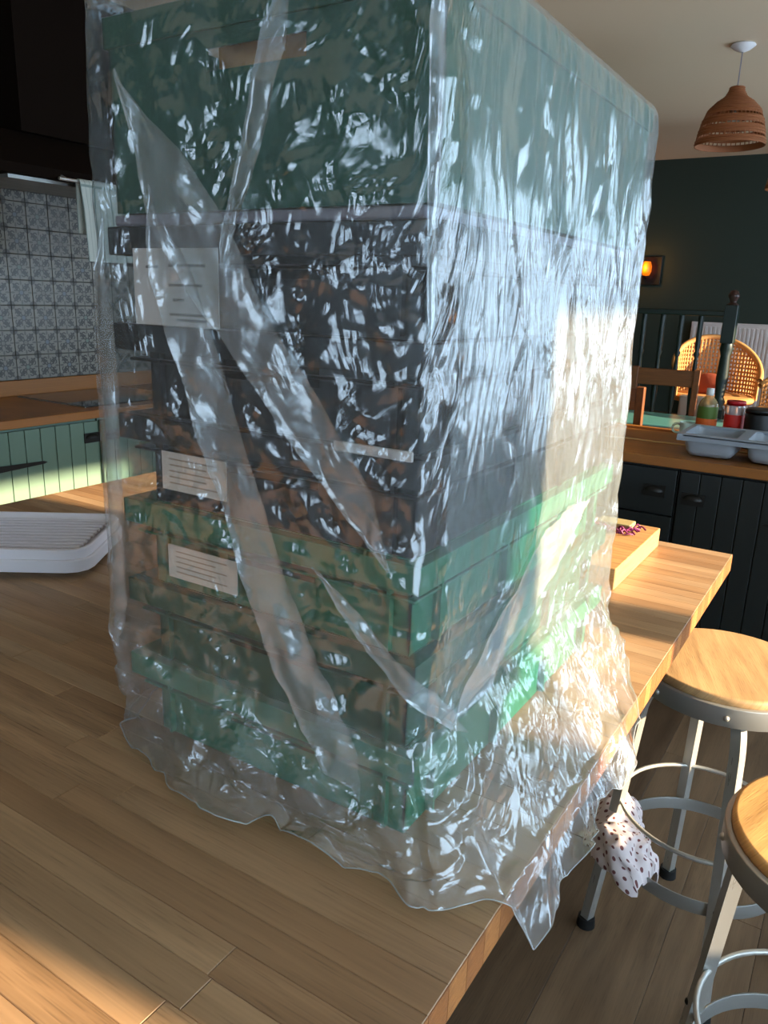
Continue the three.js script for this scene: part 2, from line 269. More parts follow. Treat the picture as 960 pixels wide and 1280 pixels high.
{ // bottles, jar, black canister, cup
  const b = thing('sauce_bottle', 'clear bottle with green label and orange liquid behind the grey tray', 'bottle', [-0.585, 0.9, -3.5]);
  part('body', lathe([[0, 0], [0.036, 0.002], [0.04, 0.01], [0.04, 0.15], [0.036, 0.165], [0.018, 0.19], [0.014, 0.195]]), new THREE.MeshPhysicalMaterial({ color: '#d9c79a', roughness: 0.09, transmission: 0.7, thickness: 0 }), b);
  part('liquid', lathe([[0, 0.004], [0.037, 0.006], [0.037, 0.12], [0, 0.12]]), std('#d9601c', 0.3), b);
  part('label', lathe([[0.0405, 0.065], [0.0412, 0.066], [0.0412, 0.148], [0.0405, 0.149]]), std('#4d6a22', 0.6), b);
  part('label_band', lathe([[0.0413, 0.07], [0.0418, 0.071], [0.0418, 0.098], [0.0413, 0.099]]), std('#d9621c', 0.6), b);
  part('cap', lathe([[0, 0.225], [0.015, 0.224], [0.016, 0.195], [0, 0.195]]), std('#cfd0cc', 0.4), b);
  const j = thing('spice_jar', 'clear jar with red label and red lid behind the grey tray', 'jar', [-0.478, 0.9, -3.5]);
  part('body', lathe([[0, 0], [0.035, 0.002], [0.038, 0.008], [0.038, 0.155], [0.034, 0.165]]), new THREE.MeshPhysicalMaterial({ color: '#e6dfe0', roughness: 0.15, transmission: 0.6, thickness: 0 }), j);
  part('contents', lathe([[0, 0.004], [0.035, 0.005], [0.035, 0.1], [0, 0.1]]), std('#d8cfd0', 0.7), j);
  part('label', lathe([[0.0385, 0.06], [0.039, 0.061], [0.039, 0.125], [0.0385, 0.126]]), std('#d5281f', 0.5), j);
  part('lid', lathe([[0, 0.183], [0.036, 0.182], [0.038, 0.178], [0.038, 0.164], [0, 0.164]]), std('#a8141c', 0.4), j);
  const k = thing('black_canister', 'matte black canister with a flat lid at the right photo edge', 'canister', [-0.375, 0.9, -3.46]);
  part('body', lathe([[0, 0], [0.056, 0.002], [0.058, 0.006], [0.058, 0.14], [0.056, 0.143], [0, 0.143]]), M.black, k);
  part('lid', lathe([[0, 0.165], [0.054, 0.163], [0.059, 0.158], [0.059, 0.144], [0, 0.144]]), M.black, k);
  const c = thing('pale_cup', 'pale turquoise cup beside the clear bottle on the worktop', 'cup', [-0.655, 0.9, -3.52]);
  part('bowl', lathe([[0, 0], [0.022, 0], [0.036, 0.03], [0.04, 0.07], [0.037, 0.07], [0.033, 0.03], [0.02, 0.006], [0, 0.006]]), std('#cfeee4', 0.3), c);
  part('handle', new THREE.TorusGeometry(0.02, 0.005, 8, 20).translate(-0.048, 0.04, 0), std('#cfeee4', 0.3), c);
}

// ---------- dining end: table, chairs, balustrade, radiator, wicker chairs, pendants ----------
{
  const t = thing('dining_table', 'teal topped dining table with wooden edge beyond the worktop', 'table', [-1.15, 0, -4.95]);
  part('top', rbox(-0.75, 0.45, 0.735, 0.755, -0.45, 0.5, 0.003), M.teal, t, 'teal painted top');
  part('edge', [rbox(-0.77, 0.47, 0.715, 0.75, 0.5, 0.52), rbox(-0.77, 0.47, 0.715, 0.75, -0.47, -0.45), rbox(-0.77, -0.75, 0.715, 0.75, -0.45, 0.5), rbox(0.45, 0.47, 0.715, 0.75, -0.45, 0.5)], wood('#cfa060', 0.4), t);
  for (const [x, z] of [[-0.7, -0.4], [0.4, -0.4], [-0.7, 0.45], [0.4, 0.45]]) part('leg', rbox(x - 0.035, x + 0.035, 0, 0.73, z - 0.035, z + 0.035), wood('#a97a43', 0.5), t);
  const chair = (label, pos, turn) => {
    const c = thing('dining_chair', label, 'chair', pos, turn, 'wooden dining chairs');
    part('seat', rbox(-0.22, 0.22, 0.43, 0.46, -0.21, 0.21, 0.008), chairWood, c);
    for (const x of [-0.2, 0.2]) { part('leg', rbox(x - 0.02, x + 0.02, 0, 0.43, 0.17, 0.21, 0.005), chairWood, c); part('back_post', rbox(x - 0.021, x + 0.021, 0, 1.05, -0.23, -0.19, 0.006).applyMatrix4(new THREE.Matrix4().makeShear(0, 0, 0, -0.06, 0, 0)), chairWood, c); }
    part('top_rail', rbox(-0.2, 0.2, 0.93, 1.04, -0.285, -0.26, 0.006), chairWood, c); part('back_rail', rbox(-0.2, 0.2, 0.62, 0.68, -0.263, -0.243, 0.005), chairWood, c);
    part('stretcher', [rod([-0.2, 0.2, -0.2], [-0.2, 0.2, 0.19], 0.011), rod([0.2, 0.2, -0.2], [0.2, 0.2, 0.19], 0.011)], chairWood, c);
  };
  chair('wooden chair with plain back, nearest the worktop beside the bag', [-1.21, 0, -4.33], Math.PI);
  chair('wooden chair with open back in front of the dark spindles', [-1.2, 0, -5.22], 0.06);
}
{
  const b = thing('stair_balustrade', 'dark green painted stair balustrade with turned newel post', 'balustrade', [0, 0.45, -5.55]);
  part('handrail', rbox(-2.6, -0.9, 0.945, 0.985, -0.03, 0.03, 0.012), M.darkGreen, b);
  part('base_rail', rbox(-2.6, -0.9, 0.04, 0.09, -0.025, 0.025, 0.006), M.darkGreen, b);
  const sp = [[0.016, 0.09], [0.016, 0.25], [0.02, 0.27], [0.012, 0.3], [0.02, 0.42], [0.014, 0.6], [0.011, 0.67], [0.02, 0.7], [0.012, 0.715], [0.017, 0.74], [0.017, 0.945]];
  const g = lathe(sp, 10);
  for (let i = 0; i < 13; i++) { const m = part('spindle', g, M.darkGreen, b); m.position.x = -1.05 - i * 0.122; }
  const n = new THREE.Group(); n.name = 'newel_post'; n.position.x = -0.87; b.add(n);
  part('post', [rbox(-0.04, 0.04, -0.45, 0.35, -0.04, 0.04, 0.005), rbox(-0.04, 0.04, 0.78, 1.02, -0.04, 0.04, 0.005), lathe([[0.038, 0.35], [0.03, 0.37], [0.042, 0.4], [0.028, 0.43], [0.038, 0.55], [0.03, 0.7], [0.042, 0.74], [0.036, 0.78]], 16)], M.darkGreen, n);
  part('finial', lathe([[0, 1.115], [0.022, 1.108], [0.034, 1.085], [0.034, 1.07], [0.02, 1.045], [0.018, 1.035], [0.036, 1.025], [0.04, 1.02], [0, 1.02]], 20), std('#3a211b', 0.4), n, 'brown ball finial');
  const r = thing('wall_radiator', 'pale panel radiator on the dark wall behind the spindles', 'radiator', [-1.2, 0.48, ZF]);
  part('panel', rbox(-0.36, 0.38, 0, 0.83, 0.04, 0.075, 0.004), M.radiator, r);
  { const q = []; for (let i = 0; i < 20; i++) q.push(rbox(-0.345 + i * 0.0365, -0.322 + i * 0.0365, 0.03, 0.8, 0.074, 0.084, 0.004, 1)); part('ribs', q, M.radiator, r); }
  part('top_grille', rbox(-0.36, 0.38, 0.825, 0.84, 0.02, 0.08, 0.003), M.radiator, r); part('bracket', [box(-0.2, -0.17, 0.1, 0.6, 0, 0.04), box(0.2, 0.23, 0.1, 0.6, 0, 0.04)], M.steelDull, r);
  tag(part(numbered('storage_box'), rbox(-1.14, -0.95, 0.45, 0.86, -5.72, -5.64, 0.01), std('#d9c6b8', 0.7), scene), 'pale box standing behind the base of the spindles', 'box');
}
function wickerChair(label, pos, turn, mat) {
  const c = thing('wicker_chair', label, 'chair', pos, turn, 'wicker armchairs');
  const back = []; // curved shell of vertical canes with hoops
  const shell = (a, y) => [0.29 * Math.sin(a), y, -0.29 * Math.cos(a) + 0.02];
  for (let i = 0; i <= 40; i++) { const a = -1.9 + i * 0.095, top = 0.42 + 0.36 * Math.cos(a * 0.55) ** 2; back.push(tube([shell(a, 0.36), shell(a, (0.36 + top) / 2), shell(a, top)], 0.008, 6, 5)); }
  for (let y = 0.39; y < 0.78; y += 0.03) { const lim = Math.min(1.88, Math.acos(Math.sqrt(Math.min(1, Math.max(0, (y - 0.42) / 0.36)))) / 0.55); const p = []; for (let k = 0; k <= 14; k++) p.push(shell(-lim + 2 * lim * k / 14, y).map((q, d) => d === 1 ? q : q * 1.01)); if (lim > 0.2) back.push(tube(p, 0.0075, 28, 5)); }
  part('woven_back', back, mat, c);
  const rimP = []; for (let k = 0; k <= 30; k++) { const a = -1.95 + 3.9 * k / 30; rimP.push(shell(a, 0.425 + 0.36 * Math.cos(a * 0.55) ** 2).map((q, d) => d === 1 ? q : q * 1.03)); } part('rim', tube(rimP, 0.02, 60, 8), mat, c);
  part('seat', lathe([[0, 0.38], [0.27, 0.38], [0.29, 0.36], [0.28, 0.33], [0, 0.33]], 28), mat, c);
  for (const a of [0.8, 2.34, 3.94, 5.48]) part('leg', rod([0.2 * Math.cos(a), 0.34, 0.2 * Math.sin(a)], [0.24 * Math.cos(a), 0, 0.24 * Math.sin(a)], 0.014), mat, c);
  return c;
}
{
  wickerChair('rounded wicker armchair behind the dark newel post', [-1.02, 0.45, -6.2], 0.35, M.wicker);
  wickerChair('sunlit wicker armchair at the right photo edge behind bottles', [-0.38, 0.45, -5.6], -0.9, M.wicker);
  const cush = (name, label, pos, col) => { const p = new THREE.SphereGeometry(0.12, 24, 16).scale(1, 0.7, 0.4).rotateX(-0.35); tag(part(numbered(name), p, std(col, 0.9, { bumpMap: plasterBump, bumpScale: 0.002 }), scene), label, 'cushion').position.set(...pos); };
  cush('cushion', 'dark red cushion resting in the rounded wicker armchair', [-1.06, 0.9, -6.2], '#8a3a20'); cush('cushion', 'mustard yellow cushion on the sunlit wicker armchair', [-0.43, 0.9, -5.58], '#b58a1c');
}
function pendant(label, x, z) {
  const p = thing('pendant_lamp', label, 'pendant lamp', [x, 2.27, z], 0, 'woven pendant lamps'); p.scale.setScalar(1.222);
  part('ceiling_rose', lathe([[0, 0.392], [0.045, 0.392], [0.05, 0.385], [0.03, 0.37], [0.006, 0.36]], 24), M.white, p);
  part('cord', rod([0, 0.23, 0], [0, 0.37, 0], 0.0025), M.lilacGrey, p);
  const prof = [[0.028, 0.232], [0.031, 0.215], [0.045, 0.19], [0.075, 0.17], [0.105, 0.14], [0.122, 0.1], [0.132, 0.06], [0.14, 0.02], [0.143, 0]];
  const at = (y) => { for (let i = 0; i < prof.length - 1; i++) if (y <= prof[i][1] && y >= prof[i + 1][1]) { const t = (prof[i][1] - y) / (prof[i][1] - prof[i + 1][1]); return prof[i][0] + t * (prof[i + 1][0] - prof[i][0]); } return 0.143; };
  const band = (a, b, n = 8) => { const o = [], q = []; for (let i = 0; i <= n; i++) { const y = a + (b - a) * i / n; o.push([at(y), y]); q.unshift([at(y) - 0.004, y]); } return lathe([...o, ...q, o[0]], 40); };
  part('crown', band(0.23, 0.118), M.rattan, p); part('woven_band', band(0.108, 0.078), M.rattan, p); part('woven_band', band(0.07, 0.036), M.rattan, p); part('rim', band(0.026, 0), M.rattan, p);
  const ribs = []; for (let k = 0; k < 44; k++) { const a = k / 44 * Math.PI * 2, pt = (y) => [at(y) * Math.cos(a) * 0.99, y, at(y) * Math.sin(a) * 0.99]; ribs.push(tube([pt(0.125), pt(0.09), pt(0.05), pt(0.005)], 0.0022, 6, 5)); }
  for (let y = 0.13; y < 0.23; y += 0.008) ribs.push(new THREE.TorusGeometry(at(y), 0.003, 5, 40).rotateX(Math.PI / 2).translate(0, y, 0)); for (const y of [0.1, 0.088, 0.06, 0.048, 0.018, 0.008]) ribs.push(new THREE.TorusGeometry(at(y), 0.003, 5, 40).rotateX(Math.PI / 2).translate(0, y, 0));
  part('cane_ribs', ribs, M.rattan, p); part('bulb_holder', lathe([[0, 0.2], [0.018, 0.2], [0.018, 0.14], [0, 0.14]], 16), M.black, p); part('bulb', new THREE.SphereGeometry(0.028, 16, 12).translate(0, 0.11, 0), M.white, p);
}
pendant('woven rattan pendant lamp hanging whole beside the bag', -0.87, -4.7); pendant('woven rattan pendant lamp cut off by the right photo edge', -0.74, -6.45);
{ // small glowing wall lamp in a dark frame
  const w = thing('wall_lamp', 'small amber wall lamp on dark backplate beside the bag', 'wall lamp', [-2.03, 1.78, ZF]);
  part('backplate', rbox(-0.1, 0.12, -0.14, 0.12, 0, 0.025, 0.005), M.black, w);
  part('shade', lathe([[0, -0.06], [0.03, -0.055], [0.045, -0.02], [0.045, 0.03], [0.03, 0.07]], 20).translate(0.0, 0, 0.09), new THREE.MeshPhysicalMaterial({ color: '#e08a1c', roughness: 0.4, transmission: 0.5, thickness: 0, emissive: '#ff8a10', emissiveIntensity: 1.3 }), w);
  part('arm', rod([-0.02, -0.06, 0.09], [-0.02, -0.08, 0.02], 0.008), M.blackMetal, w);
  const L = new THREE.PointLight('#ffae4a', 0.25, 4); L.position.set(-0.02, 0.02, 0.19); L.castShadow = true; L.name = 'wall_lamp_light'; w.add(L);
}

// ---------- bar stools ----------
function stool(label, pos, turn, seatMat) {
  const s = thing('bar_stool', label, 'stool', pos, turn, 'industrial bar stools');
  const seat = lathe([[0, 0.73], [0.168, 0.73], [0.174, 0.727], [0.175, 0.72], [0.175, 0.7], [0, 0.7]], 48); { const u = seat.attributes.uv, q = seat.attributes.position; for (let i = 0; i < u.count; i++) u.setXY(i, q.getX(i) * 1.6, q.getZ(i) * 1.6 + q.getY(i)); }
  part('seat', seat, seatMat, s); 
  part('seat_ring', lathe([[0.1755, 0.713], [0.183, 0.713], [0.184, 0.71], [0.184, 0.672], [0.1755, 0.672], [0.1755, 0.713]], 48), M.steelDull, s);
  const rv = []; for (let k = 0; k < 8; k++) rv.push(new THREE.SphereGeometry(0.006, 8, 6).translate(0.184 * Math.cos(k * 0.785 + 0.2), 0.69, 0.184 * Math.sin(k * 0.785 + 0.2))); part('rivets', rv, M.steel, s);
  part('seat_plate', lathe([[0, 0.698], [0.17, 0.698], [0.17, 0.692], [0, 0.692]], 32), M.steelDull, s);
  for (let k = 0; k < 4; k++) {
    const a = k * Math.PI / 2, c = Math.cos(a), n = Math.sin(a), P = [[0.03, 0.675], [0.1, 0.672], [0.14, 0.655], [0.16, 0.61], [0.167, 0.55], [0.19, 0.3], [0.222, 0.0125]].map(([r, y]) => [r * c, y, r * n]);
    const g = tube(P, 0.0155, 40, 4); const m = part('leg', toCreasedNormals(g, 0.9), M.steel, s); 
    part('foot', new THREE.CylinderGeometry(0.02, 0.022, 0.024, 14).translate(0.222 * c, 0.012, 0.222 * n), M.rubber, m);
    part('bolt', new THREE.SphereGeometry(0.007, 8, 6).translate(0.205 * c, 0.265, 0.205 * n), M.blackMetal, m);
  }
  part('foot_ring', lathe([[0.178, 0.235], [0.183, 0.235], [0.183, 0.265], [0.178, 0.265], [0.178, 0.235]], 56), M.steelDull, s);
  part('brace_ring', new THREE.TorusGeometry(0.178, 0.005, 8, 56).rotateX(Math.PI / 2).translate(0, 0.36, 0), M.steel, s);
  return s;
}
const ST1 = [-0.165, 0, -1.665];
stool('metal bar stool with grained wood seat tucked under the island', ST1, -1.2, wood('#dcb683', 0.45));
stool('metal bar stool with orange striped wood seat at right edge', [0.1, 0, -1.16], -1.9, wood('#dfb271', 0.4));
{ // polka-dot cloth slumped over the foot ring
  const nu = 46, nv = 40, pos = [], uv = [], idx = [], [cx, , cz] = ST1;
  for (let j = 0; j <= nv; j++) for (let i = 0; i <= nu; i++) {
    const u = i / nu, v = j / nv, a = 1.95 + u * 1.5, edge = Math.sin(u * Math.PI) ** 0.5, top = 0.27 + 0.075 * edge * (0.8 + 0.2 * Math.sin(u * 9)) ;
    const ph = (v - 0.5) * Math.PI * 1.15, rad = 0.183 + Math.sin(ph) * (0.035 + 0.03 * edge) + 0.008 * n2(u * 5, v * 4), y = Math.max(0.232, top - (1 - Math.cos(ph)) * 0.052 + 0.008 * n2(u * 6 + 9, v * 5) + 0.012 * Math.sin(v * 9 + u * 5));
    pos.push(cx + rad * Math.cos(a), y, cz + rad * Math.sin(a)); uv.push(u * 0.3, v * 0.24); if (i < nu && j < nv) { const q = j * (nu + 1) + i; idx.push(q, q + 1, q + nu + 1, q + 1, q + nu + 2, q + nu + 1); }
  }
  const g = new THREE.BufferGeometry(); g.setAttribute('position', new THREE.Float32BufferAttribute(pos, 3)); g.setAttribute('uv', new THREE.Float32BufferAttribute(uv, 2)); g.setIndex(idx); g.computeVertexNormals();
  const dots = canvasTex(256, 256, (c, w) => { c.fillStyle = '#efe2e2'; c.fillRect(0, 0, w, w); c.fillStyle = '#7a4a4a'; for (let i = 0; i < 4; i++) for (let k = 0; k < 4; k++) { c.beginPath(); c.arc(32 + i * 64 - (k % 2) * 32 + 16, 32 + k * 64, 12, 0, 7); c.fill(); } });
  dots.wrapS = dots.wrapT = THREE.RepeatWrapping; dots.repeat.set(1 / 0.07, 1 / 0.07);
  tag(part(numbered('polka_dot_cloth'), g, std('#ffffff', 0.9, { map: dots, side: THREE.DoubleSide }), scene), 'white cloth with dark polka dots over the stool foot ring', 'cloth');
}

// ---------- on the island: chopping board, white trays ----------
{
  const b = thing('chopping_board', 'thick wooden chopping board on the sunlit end of the island', 'chopping board');
  part('block', rbox(-0.72, -0.372, TOP + 0.0005, TOP + 0.046, -1.83, -1.47, 0.003), boardWood, b);
  tag(part(numbered('paper_packet'), rbox(-0.505, -0.425, TOP + 0.0465, TOP + 0.058, -1.81, -1.76, 0.003), std('#a99a6a', 0.6), scene), 'small patterned packet on the chopping board', 'packet');
  const sh = []; for (let i = 0; i < 60; i++) { const x = rr(-0.56, -0.4), z = rr(-1.75, -1.72 + 0.02 * (x > -0.47)) - (x > -0.42 || x < -0.51 ? 0.05 * rnd() : 0), a = rr(0, 6.28), l = rr(0.006, 0.014); sh.push(tube([[x - l * Math.cos(a), TOP + 0.05, z - l * Math.sin(a)], [x, TOP + rr(0.051, 0.06), z], [x + l * Math.cos(a + 0.5), TOP + 0.05, z + l * Math.sin(a + 0.5)]], 0.0022, 6, 5)); }
  const m = tag(part(numbered('cabbage_shreds'), sh, std('#7c2a5c', 0.5), scene), 'purple chopped vegetable shreds on the chopping board', 'vegetables'); m.userData.kind = 'stuff';
  // two nested white trays with slotted bases
  const wtray = (label, y, k) => {
    const t = thing('white_tray', label, 'tray', [-1.5, TOP + y, -0.87], 0.6, 'white plastic trays'); const w = k ? 0.46 : 0.47, d = k ? 0.26 : 0.27, pos = [], idx = [], N = 64;
    const ring = (W, D, r, Y) => { const s = roundedRect(W, D, r).getSpacedPoints(N - 1); for (let i = 0; i < N; i++) pos.push(s[i % s.length].x, Y, -s[i % s.length].y); };
    const rows = [[w - 0.06, d - 0.06, 0.03, 0.003], [w - 0.03, d - 0.03, 0.04, 0.02], [w - 0.012, d - 0.012, 0.045, 0.037], [w, d, 0.05, 0.038], [w + 0.002, d + 0.002, 0.051, 0.034], [w, d, 0.05, 0.012]];
    for (const r of rows) ring(...r); for (let j = 0; j < rows.length - 1; j++) for (let i = 0; i < N - 1; i++) { const a = j * N + i; idx.push(a, a + 1, a + N, a + 1, a + N + 1, a + N); }
    const g = new THREE.BufferGeometry(); g.setAttribute('position', new THREE.Float32BufferAttribute(pos, 3)); g.setIndex(idx); g.computeVertexNormals(); part('rim', g, std('#eceaf0', 0.3, { side: THREE.DoubleSide }), t);
    if (k) { const q = []; for (let i = 0; i <= 18; i++) { const x = -0.19 + i * 0.0211; q.push(rod([x, 0.022, -0.105], [Math.min(0.2, x + 0.03), 0.022, 0.105], 0.005, 6)); } for (let i = 0; i <= 10; i++) q.push(rod([-0.205, 0.027, -0.1 + i * 0.02], [0.205, 0.027, -0.1 + i * 0.02], 0.0045, 6)); part('lattice_base', q, std('#e6e2ea', 0.25), t); }
    part('base', new THREE.ShapeGeometry(roundedRect(w - 0.06, d - 0.06, 0.03)).rotateX(-Math.PI / 2).translate(0, 0.002, 0), std('#d9d6e0', 0.3, { side: THREE.DoubleSide }), t);
  };
  wtray('upper white plastic tray with lattice base beside the bag', 0.02, true); wtray('lower white plastic tray nested beneath the lattice tray', 0.0005, false);
}

// ---------- the stack of crates ----------
const CX0 = -0.744, CX1 = -0.33, CZ0 = -1.213, CZ1 = -0.597, CH = 0.1023;
const labelTex = canvasTex(256, 200, (c, w, h) => { c.fillStyle = '#f1e6df'; c.fillRect(0, 0, w, h); c.fillStyle = '#8d8480'; for (const [x, y, l] of [[110, 40, 110], [40, 44, 40], [110, 90, 100], [120, 128, 34], [110, 166, 120], [130, 180, 90]]) c.fillRect(x, y, l, 7); });
const labelTex2 = canvasTex(256, 128, (c, w, h) => { c.fillStyle = '#efdccc'; c.fillRect(0, 0, w, h); c.fillStyle = '#b79c86'; for (let i = 0; i < 5; i++) c.fillRect(30, 20 + i * 20, 190 - (i % 2) * 40, 5); });
function crate(label, y0, h, mat, inset, opt = {}) {
  const iR = Math.min(inset, 0.016), iF = Math.min(inset, 0.013); // the body stands back further on the left side than on the others
  const c = thing('stacking_crate', label, 'crate', [0, y0, 0], 0, 'wrapped stacking crates');
  const b = { x0: CX0 + inset, x1: CX1 - iR, z0: CZ0 + iF, z1: CZ1 - iF }, t = 0.003, rimH = opt.rim ?? 0.03, g = [];
  const gx = (b.x0 + b.x1) / 2, gw = 0.062, gy0 = h * (opt.gripLow ?? 0.5), gy1 = h - rimH * (opt.gripUp ?? 0.6);
  g.push(box(b.x0, b.x1, 0.001, 0.004, b.z0, b.z1));                                                     // base
  for (const z of [b.z0, b.z1 - t]) g.push(box(b.x0, gx - gw, 0.004, h, z, z + t), box(gx + gw, b.x1, 0.004, h, z, z + t), box(gx - gw, gx + gw, 0.004, gy0, z, z + t), box(gx - gw, gx + gw, gy1, h, z, z + t));
  g.push(box(b.x0, b.x0 + t, 0.004, h, b.z0, b.z1), box(b.x1 - t, b.x1, 0.004, h, b.z0, b.z1));
  part('body', g, mat, c);
  const rim = [], ring = (y, hh, o) => rim.push(rbox(CX0 + o * inset, CX1 - o * iR, y, y + hh, CZ1 - iF - 0.001, CZ1 - o * iF, 0.003, 1), rbox(CX0 + o * inset, CX1 - o * iR, y, y + hh, CZ0 + o * iF, CZ0 + iF + 0.001, 0.003, 1), rbox(CX0 + o * inset, CX0 + inset + 0.001, y, y + hh, CZ0, CZ1 - iF, 0.003, 1), rbox(CX1 - iR - 0.001, CX1 - o * iR, y, y + hh, CZ0, CZ1 - iF, 0.003, 1));
  ring(h - 0.006, 0.0055, 0); rim.push(rbox(CX0, CX1, h - rimH, h - 0.001, CZ1 - 0.004, CZ1, 0.001, 1), rbox(CX0, CX1, h - rimH, h - 0.001, CZ0, CZ0 + 0.004, 0.001, 1), rbox(CX0, CX0 + 0.004, h - rimH, h - 0.001, CZ0, CZ1, 0.001, 1), rbox(CX1 - 0.004, CX1, h - rimH, h - 0.001, CZ0, CZ1, 0.001, 1));
  if (inset > 0.03) ring(h - rimH - 0.012, 0.004, 0.4);
  part('rim', rim, mat, c);
  const ribs = []; for (const x of [0.06, 0.94]) ribs.push(box(b.x0 + x * (b.x1 - b.x0) - 0.002, b.x0 + x * (b.x1 - b.x0) + 0.002, 0.004, h - rimH, b.z1, b.z1 + iF * 0.6)); for (const z of [0.08, 0.36, 0.64, 0.92]) ribs.push(box(b.x1, b.x1 + iR * 0.6, 0.004, h - rimH, b.z0 + z * (b.z1 - b.z0) - 0.002, b.z0 + z * (b.z1 - b.z0) + 0.002));
  if (inset > 0.02) part('ribs', ribs, mat, c);
  if (opt.wide) { c.scale.x = (CX1 + opt.wide[1] - CX0 - opt.wide[0]) / (CX1 - CX0); c.position.x = CX0 + opt.wide[0] - CX0 * c.scale.x; }
  if (opt.label) { const [x0, x1, ya, yb, tex, lab] = opt.label; const m = part('paper_label', new THREE.BoxGeometry(x1 - x0, yb - ya, 0.001).translate((x0 + x1) / 2, (ya + yb) / 2, CZ1 + 0.001), std('#ffffff', 0.6, { map: tex }), c, lab); }
  return c;
}
{
  const Y = (i) => TOP + 0.0005 + i * CH;
  crate('green crate at the very bottom of the wrapped stack', Y(0), CH, M.green, 0.04, { wide: [-0.004, 0.004] });
  crate('green crate second from the bottom of the wrapped stack', Y(1), CH, M.greenDark, 0.04);
  crate('green crate with beige label directly below the black crates', Y(2), CH, M.green, 0.04, { label: [-0.668, -0.56, 0.018, 0.058, labelTex2, 'beige paper label'] });
  crate('lowest of the three black crates, resting on green ones', Y(3), CH, M.crateBlack, 0.045, { label: [-0.672, -0.573, 0.022, 0.066, labelTex2, 'cream paper label with faint lines'] });
  crate('middle one of the three black crates in the wrapped stack', Y(4), CH, M.crateBlack, 0.045);
  crate('topmost black crate with large white label below green box', Y(5), CH, M.crateBlack, 0.045, { label: [-0.703, -0.578, 0.0, 0.079, labelTex, 'white paper label with rows of print'] });
  tag(part(numbered('rim_reflection_slab'), rbox(CX0 + 0.01, CX1 - 0.012, Y(6), Y(6) + 0.011, CZ0 + 0.01, CZ1 - 0.002, 0.003), M.lilacGrey, scene), 'thin grey lid between green top box and black crates', 'lid');  // grey slab added to stand for the reflection along the black crate rim
  crate('tall green box on top of the wrapped stack', Y(6) + 0.0115, 0.19, M.greenDark, 0.004, { rim: 0.03, gripLow: 0.66, gripUp: 1.5, wide: [0.01, 0.0] });
  tag(part(numbered('pale_strip'), rbox(-0.43, -0.342, Y(4) - 0.004, Y(4) + 0.006, CZ1 + 0.0005, CZ1 + 0.004, 0.0015), std('#d9cdc6', 0.5), scene), 'short white strip poking out between two black crates', 'strip');  // short pale strip laid over the seam of two crates
  tag(part(numbered('warm_light_card'), box(-0.6, -0.49, Y(6) + 0.03, Y(6) + 0.17, CZ1 - 0.04, CZ1 - 0.03), std('#d79a63', 0.8), scene), 'tan card insert seen through the green top box grip', 'card');  // tan card added behind the grip to stand for warm light there
}

